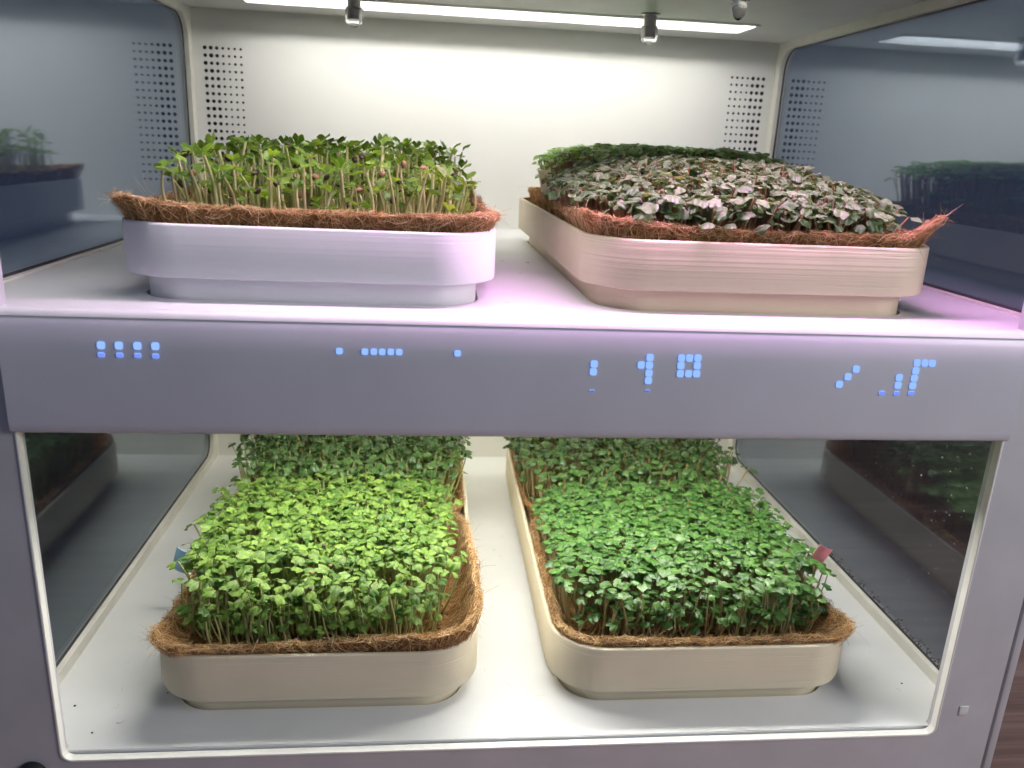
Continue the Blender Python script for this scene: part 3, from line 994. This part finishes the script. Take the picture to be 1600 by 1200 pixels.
def stem_geo(h, r, lean, bow, g, ns=5, seg=6):
    ax = g.uniform(0, 6.28)
    V = []
    for i in range(ns + 1):
        t = i / ns
        cx = lean * h * t + bow * h * math.sin(math.pi * t) * math.cos(ax)
        cy = bow * h * math.sin(math.pi * t) * math.sin(ax)
        rr = r * (1.12 - 0.3 * t)
        for k in range(seg):
            a = 2 * math.pi * k / seg
            V.append((cx + rr * math.cos(a), cy + rr * math.sin(a), h * t))
    F = [(i * seg + k, i * seg + (k + 1) % seg, (i + 1) * seg + (k + 1) % seg, (i + 1) * seg + k) for i in range(ns) for k in range(seg)]
    return np.array(V), np.array(F), np.array((lean * h, 0, h))

def make_variants(nv, h, r, lw, ll, elev, g, fold=(0.1, 0.35), droop=(0.1, 0.4), lean=0.12, bow=0.05, asym=0.2, pet=0.0028, curl=(0.0, 0.2)):
    out = []
    for k in range(nv):
        sv, sf, top = stem_geo(h, r, g.normal(0, lean), g.normal(0, bow), g)
        leaves = []
        az0 = g.uniform(0, 6.28)
        for s in range(2):
            sz = g.uniform(0.85, 1.12) * (1 - asym * s * g.random())
            lv, uv = leaf_geo(lw * sz, ll * sz, g.uniform(*fold), g.uniform(*droop), g.uniform(*curl), g.normal(0, 0.5), g)
            lv[:, 1] += pet * 0.35
            el = math.radians(g.uniform(*elev))
            ro = g.normal(0, 0.25)
            x, y, z = lv.T
            x, z = x * math.cos(ro) - z * math.sin(ro), x * math.sin(ro) + z * math.cos(ro)
            y, z = y * math.cos(el) - z * math.sin(el), y * math.sin(el) + z * math.cos(el)
            az = az0 + math.pi * s + g.normal(0, 0.3)
            x, y = x * math.cos(az) - y * math.sin(az), x * math.sin(az) + y * math.cos(az)
            leaves.append((np.c_[x, y, z] + top, uv))
        out.append((sv, sf, top, leaves))
    return out

def sow(bed, n, margin, g, jit=0.45, extra=0):
    x0, x1, y0, y1, z = BED[bed]
    x0 += margin[0]; x1 -= margin[1]; y0 += margin[2]; y1 -= margin[3]
    w, d = x1 - x0, y1 - y0
    step = math.sqrt(w * d / n)
    nx, ny = max(1, round(w / step)), max(1, round(d / step))
    P = []
    for j in range(ny):
        for i in range(nx):
            x = x0 + (i + 0.5 + (0.25 if j % 2 else -0.25) + g.uniform(-jit, jit)) * w / nx
            y = y0 + (j + 0.5 + g.uniform(-jit, jit)) * d / ny
            # rounded bed corners
            cx, cy = abs((x - x0) / w - 0.5) * 2, abs((y - y0) / d - 0.5) * 2
            if cx ** 6 + cy ** 6 > 1.15: continue
            P.append((x, y))
    for k in range(extra):
        x = x0 + w * g.uniform(0.16, 0.90); y = y0 + d * abs(g.normal(0, 0.035)) - 0.001
        P.append((x, y))
    for k in range(extra // 3):
        y = y0 + d * g.uniform(0.16, 0.9)
        P.append((x0 + 0.001 if (BED[bed][0] > -0.05) else x1 - 0.001, y))
    return P, (x0, x1, y0, y1)

def crop(bed, count, individuals, var, stem_m, leaf_m, label, group, hfun, lean_out, g, margin=(0.012, 0.012, 0.013, 0.010), zoff=0.0375, hulls=0, name='seedling', jit=0.45, scale=(0.76, 1.18), lean_rand=0.06, extra=0):
    P, R = sow(bed, count, margin, g, jit, extra)
    zb = BED[bed][4] + zoff
    x0, x1, y0, y1 = R
    order = sorted(P, key=lambda p: (p[0] - CAM.x) ** 2 + (p[1] - CAM.y) ** 2 + (zb - CAM.z) ** 2)
    SM = [mesh('stem', v[0], v[1], stem_m) for v in var]
    LM = [[mesh('leaf', l[0], LEAF_F, leaf_m, True, l[1]) for l in v[3]] for v in var]
    hv = MB().lathe([(0.0003, -0.0020), (0.0012, -0.0014), (0.0017, 0), (0.0013, 0.0013), (0.0004, 0.0019)], n=10)
    HM = [mesh('seed_hull', hv.V, hv.F, m_) for m_ in (M['hull'], M['hull'], M['hull_tan'])]
    SV = []; SF = []; SU = []; SMI = []; nb = 0
    hs_ = 1.3 if bed == 'UL' else 0.7
    for idx, (x, y) in enumerate(order):
        k = int(g.integers(len(var)))
        a, b = (x - x0) / (x1 - x0) * 2 - 1, (y - y0) / (y1 - y0) * 2 - 1
        h = hfun(a, b, g)
        az = g.uniform(0, 6.28)
        ox = math.copysign(max(0, abs(a) - 0.45) / 0.55, a); oy = math.copysign(max(0, abs(b) - 0.45) / 0.55, b)
        lx = lean_out * ox + g.normal(0, lean_rand); ly = lean_out * oy * (1.0 if b < 0 else 0.4) + g.normal(0, lean_rand)
        sc = g.uniform(*scale)
        q = Matrix.Rotation(lx, 4, 'Y') @ Matrix.Rotation(-ly, 4, 'X') @ Matrix.Rotation(az, 4, 'Z')
        mat = Matrix.Translation((x, y, zb)) @ q @ Matrix.Diagonal((sc, sc, h, 1))
        sv, sf, top, lvs = var[k]
        # leaves keep their own scale: only the stem is stretched
        ml = Matrix.Translation((x, y, zb)) @ q @ Matrix.Translation((top[0] * sc, top[1] * sc, top[2] * h)) @ Matrix.Diagonal((sc, sc, sc, 1)) @ Matrix.Translation((-top[0], -top[1], -top[2]))
        if idx < individuals:
            root = bpy.data.objects.new(name, None)
            COL.objects.link(root)
            root.empty_display_size = 0.005
            mr = Matrix.Translation((x, y, zb)) @ q
            root.matrix_world = mr
            root['label'] = label; root['category'] = 'seedling'; root['group'] = group
            inv = mr.inverted()
            o = bpy.data.objects.new('stem', SM[k]); COL.objects.link(o); o.parent = root; o.matrix_basis = inv @ mat
            for l in LM[k]:
                o = bpy.data.objects.new('leaf', l); COL.objects.link(o); o.parent = root; o.matrix_basis = inv @ ml
            if hulls and g.random() < hulls:
                o = bpy.data.objects.new('seed_hull', HM[int(g.integers(3))]); COL.objects.link(o); o.parent = root
                o.matrix_basis = inv @ ml @ Matrix.Translation(Vector(top) + Vector((g.normal(0, 0.0015), g.normal(0, 0.0015), g.uniform(-0.001, 0.003)))) @ Matrix.Rotation(g.uniform(0, 3), 4, 'X') @ Matrix.Diagonal((hs_, hs_ * 0.8, hs_, 1))
        else:
            A = np.array(mat); B = np.array(ml)
            v = sv @ A[:3, :3].T + A[:3, 3]
            SV.append(v); SF.append(sf + nb); SU.append(np.zeros((len(v), 2))); SMI.append(np.zeros(len(sf), np.int32)); nb += len(v)
            for lv, uv in lvs:
                v = lv @ B[:3, :3].T + B[:3, 3]
                SV.append(v); SF.append(LEAF_F + nb); SU.append(uv); SMI.append(np.ones(len(LEAF_F), np.int32)); nb += len(v)
    if SV:
        me = mesh('seedling_canopy', np.concatenate(SV), np.concatenate(SF), stem_m, True, np.concatenate(SU))
        me.materials.append(leaf_m)
        me.polygons.foreach_set('material_index', np.concatenate(SMI))
        o = link('seedling_canopy', me)
        return o

GR = np.random.default_rng
# upper left: sparse, long pale stems, cupped leaves, seed hulls still on
M['leaf_ul'] = leaf_mat('sprout_leaf', (0.075, 0.175, 0.022), (0.27, 0.44, 0.075), (0.40, 0.54, 0.17), 0.40, 0.38, 0.35)
M['stem_ul'] = stem_mat('sprout_stem', (0.38, 0.46, 0.17), (0.54, 0.50, 0.25))
g = GR(21)
v = make_variants(12, 0.036, 0.00092, 0.0084, 0.0078, (0, 60), g, (0.15, 0.55), (0.05, 0.4), 0.10, 0.06)
o = crop('UL', 420, 300, v, M['stem_ul'], M['leaf_ul'], 'sparse sprout with thick pale stem and cupped green leaves above the white tray',
     'sprouts in the white tray', lambda a, b, g: g.uniform(0.34, 1.25) * (1 - 0.30 * max(0, abs(a + 0.05) - 0.78) / 0.22) * (1 - 0.15 * (b < -0.6)), 0.16, g, (0.020, 0.012, 0.010, 0.012), hulls=0.22, lean_rand=0.08, name='sprout')

tag(o, 'farther sprouts at the back of the mat in the white tray', 'sprouts', None, 'stuff')
g = GR(28)
o = crop('ULB', 230, 0, v, M['stem_ul'], M['leaf_ul'], '', '', lambda a, b, g: g.uniform(0.6, 1.15) * (1.12 if a > 0.2 else 0.98), 0.1, g)
tag(o, 'sprouts growing in the back mat of the white tray', 'sprouts', None, 'stuff')
# upper right: dense grey-green seedlings with silvery waxy leaves and reddish stems
M['leaf_ur'] = leaf_mat('waxy_leaf', (0.085, 0.170, 0.062), (0.225, 0.335, 0.165), (0.34, 0.46, 0.16), 0.24, 0.42, 0.45, 0.18)
M['stem_ur'] = stem_mat('reddish_stem', (0.30, 0.14, 0.08), (0.40, 0.27, 0.14))
g = GR(22)
v = make_variants(12, 0.040, 0.0007, 0.0079, 0.0070, (-16, 28), g, (-0.15, 0.4), (0.2, 0.65), 0.12, 0.05)
dome = lambda a, b, g: (1.08 - 0.36 * max(0, abs(a) - 0.35) ** 1.6 / 0.65 ** 1.6) * (1 - 0.40 * max(0, -b - 0.15) ** 1.5 / 0.85 ** 1.5) * (g.uniform(0.88, 1.06) if b > -0.8 else g.uniform(0.58, 1.10))
o = crop('UR', 1450, 300, v, M['stem_ur'], M['leaf_ur'], 'seedling with silvery waxy wavy leaves in the upper pale beige tray', 'waxy seedlings in the upper pale beige tray', dome, 0.22, g, (0.003, 0.012, 0.008, 0.004), name='waxy_seedling', extra=140, hulls=0.05)
tag(o, 'dense waxy grey-green seedlings filling the mat with the pointed corner', 'seedlings', None, 'stuff')
M['leaf_urb'] = leaf_mat('pale_bushy_leaf', (0.15, 0.30, 0.085), (0.29, 0.46, 0.17), (0.38, 0.50, 0.2), 0.42, 0.4)
g = GR(23)
v = make_variants(8, 0.042, 0.0007, 0.0080, 0.0072, (-10, 30), g, (-0.1, 0.3), (0.1, 0.5))
o = crop('URB', 850, 0, v, M['stem_ur'], M['leaf_urb'], '', '', lambda a, b, g: (1.20 - 0.45 * max(0, abs(a) - 0.45) ** 1.6) * (g.uniform(0.9, 1.06) if abs(a) < 0.97 else g.uniform(0.4, 1.0)), 0.22, g, (0.017, 0.012, 0.006, 0.010), extra=160)
tag(o, 'paler bushy seedlings at the back of the upper pale beige tray', 'seedlings', None, 'stuff')

# lower left: bright yellow-green
M['leaf_ll'] = leaf_mat('bright_leaf', (0.054, 0.130, 0.021), (0.205, 0.325, 0.062), (0.36, 0.50, 0.14), 0.26, 0.45, 0.3)
M['stem_ll'] = stem_mat('yellow_green_stem', (0.30, 0.36, 0.12), (0.48, 0.46, 0.20))
g = GR(24)
v = make_variants(12, 0.044, 0.00062, 0.0079, 0.0072, (-14, 22), g, (-0.25, 0.25), (0.1, 0.5), 0.12, 0.05)
hf = lambda a, b, g: (1.06 - 0.10 * max(0, abs(a) - 0.5)) * (g.uniform(0.90, 1.08) if b > -0.72 else g.uniform(0.30, 1.04))
o = crop('LL', 1150, 300, v, M['stem_ll'], M['leaf_ll'], 'bright yellow-green seedling in the front mat of the tray with the blue tag', 'bright seedlings in the lower tray with the blue tag', hf, 0.10, g, (0.010, 0.019, 0.014, 0.006), name='bright_seedling', extra=46, hulls=0.035)
tag(o, 'dense bright yellow-green seedlings in the front mat beside the blue tag', 'seedlings', None, 'stuff')
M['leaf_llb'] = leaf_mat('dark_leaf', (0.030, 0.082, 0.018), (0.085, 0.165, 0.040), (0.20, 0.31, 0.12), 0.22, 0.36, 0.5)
g = GR(25)
v = make_variants(8, 0.050, 0.00062, 0.0080, 0.0074, (-20, 25), g, (-0.25, 0.3), (0.1, 0.6))
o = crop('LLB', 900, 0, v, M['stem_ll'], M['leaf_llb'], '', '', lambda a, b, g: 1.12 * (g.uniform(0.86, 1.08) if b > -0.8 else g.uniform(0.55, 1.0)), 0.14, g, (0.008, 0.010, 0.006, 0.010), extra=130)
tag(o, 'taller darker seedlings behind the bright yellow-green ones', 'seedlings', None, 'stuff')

# lower right: deeper green, broad overlapping leaves
M['leaf_lr'] = leaf_mat('deep_green_leaf', (0.029, 0.090, 0.018), (0.100, 0.215, 0.048), (0.24, 0.40, 0.12), 0.24, 0.36, 0.45)
M['stem_lr'] = stem_mat('brown_green_stem', (0.28, 0.26, 0.10), (0.42, 0.32, 0.16))
g = GR(26)
v = make_variants(12, 0.039, 0.0006, 0.0088, 0.0080, (-12, 18), g, (-0.2, 0.2), (0.1, 0.4), 0.12, 0.05)
hf2 = lambda a, b, g: (1.06 - 0.12 * max(0, abs(a) - 0.5)) * (g.uniform(0.92, 1.06) if b > -0.72 else g.uniform(0.28, 1.02))
o = crop('LR', 1200, 300, v, M['stem_lr'], M['leaf_lr'], 'deep green broad-leaved seedling in the front mat of the tray with the pink tag', 'deep green seedlings in the lower tray with the pink tag', hf2, 0.12, g, (0.008, 0.010, 0.014, 0.006), name='broad_leaf_seedling', extra=46, hulls=0.03)
tag(o, 'dense deep green seedlings in the front mat beside the pink tag', 'seedlings', None, 'stuff')
g = GR(27)
v = make_variants(8, 0.048, 0.00062, 0.0080, 0.0074, (-20, 25), g, (-0.25, 0.3), (0.1, 0.6))
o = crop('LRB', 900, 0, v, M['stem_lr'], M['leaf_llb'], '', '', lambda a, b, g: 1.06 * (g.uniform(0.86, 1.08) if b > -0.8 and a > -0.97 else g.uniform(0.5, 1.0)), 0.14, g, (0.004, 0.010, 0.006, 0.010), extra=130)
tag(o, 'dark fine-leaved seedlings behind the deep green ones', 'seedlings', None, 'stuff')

# ------------------------------------------------------------------ plant tags
def plant_tag(label, mat, loc, rot, w, h, bend=0.0, ink=False):
    V = []; F = []
    nx, nz = 6, 5
    for s in (0, 1):
        for j in range(nz):
            for i in range(nx):
                a, b = i / (nx - 1) - 0.5, j / (nz - 1)
                V.append((a * w, bend * (a * a * 4 + b * b * 0.8) * w + s * 0.0006, b * h))
    def id_(s, i, j): return s * nx * nz + j * nx + i
    for j in range(nz - 1):
        for i in range(nx - 1):
            F.append((id_(0, i, j), id_(0, i + 1, j), id_(0, i + 1, j + 1), id_(0, i, j + 1)))
            F.append((id_(1, i, j), id_(1, i, j + 1), id_(1, i + 1, j + 1), id_(1, i + 1, j)))
    for i in range(nx - 1):
        for j in (0, nz - 1):
            F.append((id_(0, i, j), id_(0, i + 1, j), id_(1, i + 1, j), id_(1, i, j)))
    for j in range(nz - 1):
        for i in (0, nx - 1):
            F.append((id_(0, i, j), id_(0, i, j + 1), id_(1, i, j + 1), id_(1, i, j)))
    o = MB().add(V, F).build('plant_tag', mat, None, True, 40)
    o.location = loc; o.rotation_euler = rot
    tag(o, label, 'plant tag')
    return o
q = px_on((279, 893), 1, 0.112)
plant_tag('light blue plastic tag on the edge of the mat with bright seedlings', M['tag_blue'], (q.x, 0.112, q.z), (0.1, 0.32, -0.3), 0.012, 0.018, 0.1)
q = px_on((1262, 896), 1, 0.100)
plant_tag('bright pink curled tag beside the deep green seedlings', M['tag_pink'], (q.x, 0.100, q.z), (0.25, 0.45, 0.25), 0.014, 0.024, 0.12)
q = px_on((860, 300), 1, 0.200)
plant_tag('pale cream curled tag at the back of the upper pale beige tray', M['tag_cream'], (q.x, 0.200, q.z), (0.2, -0.25, 0.5), 0.011, 0.016, 0.35)
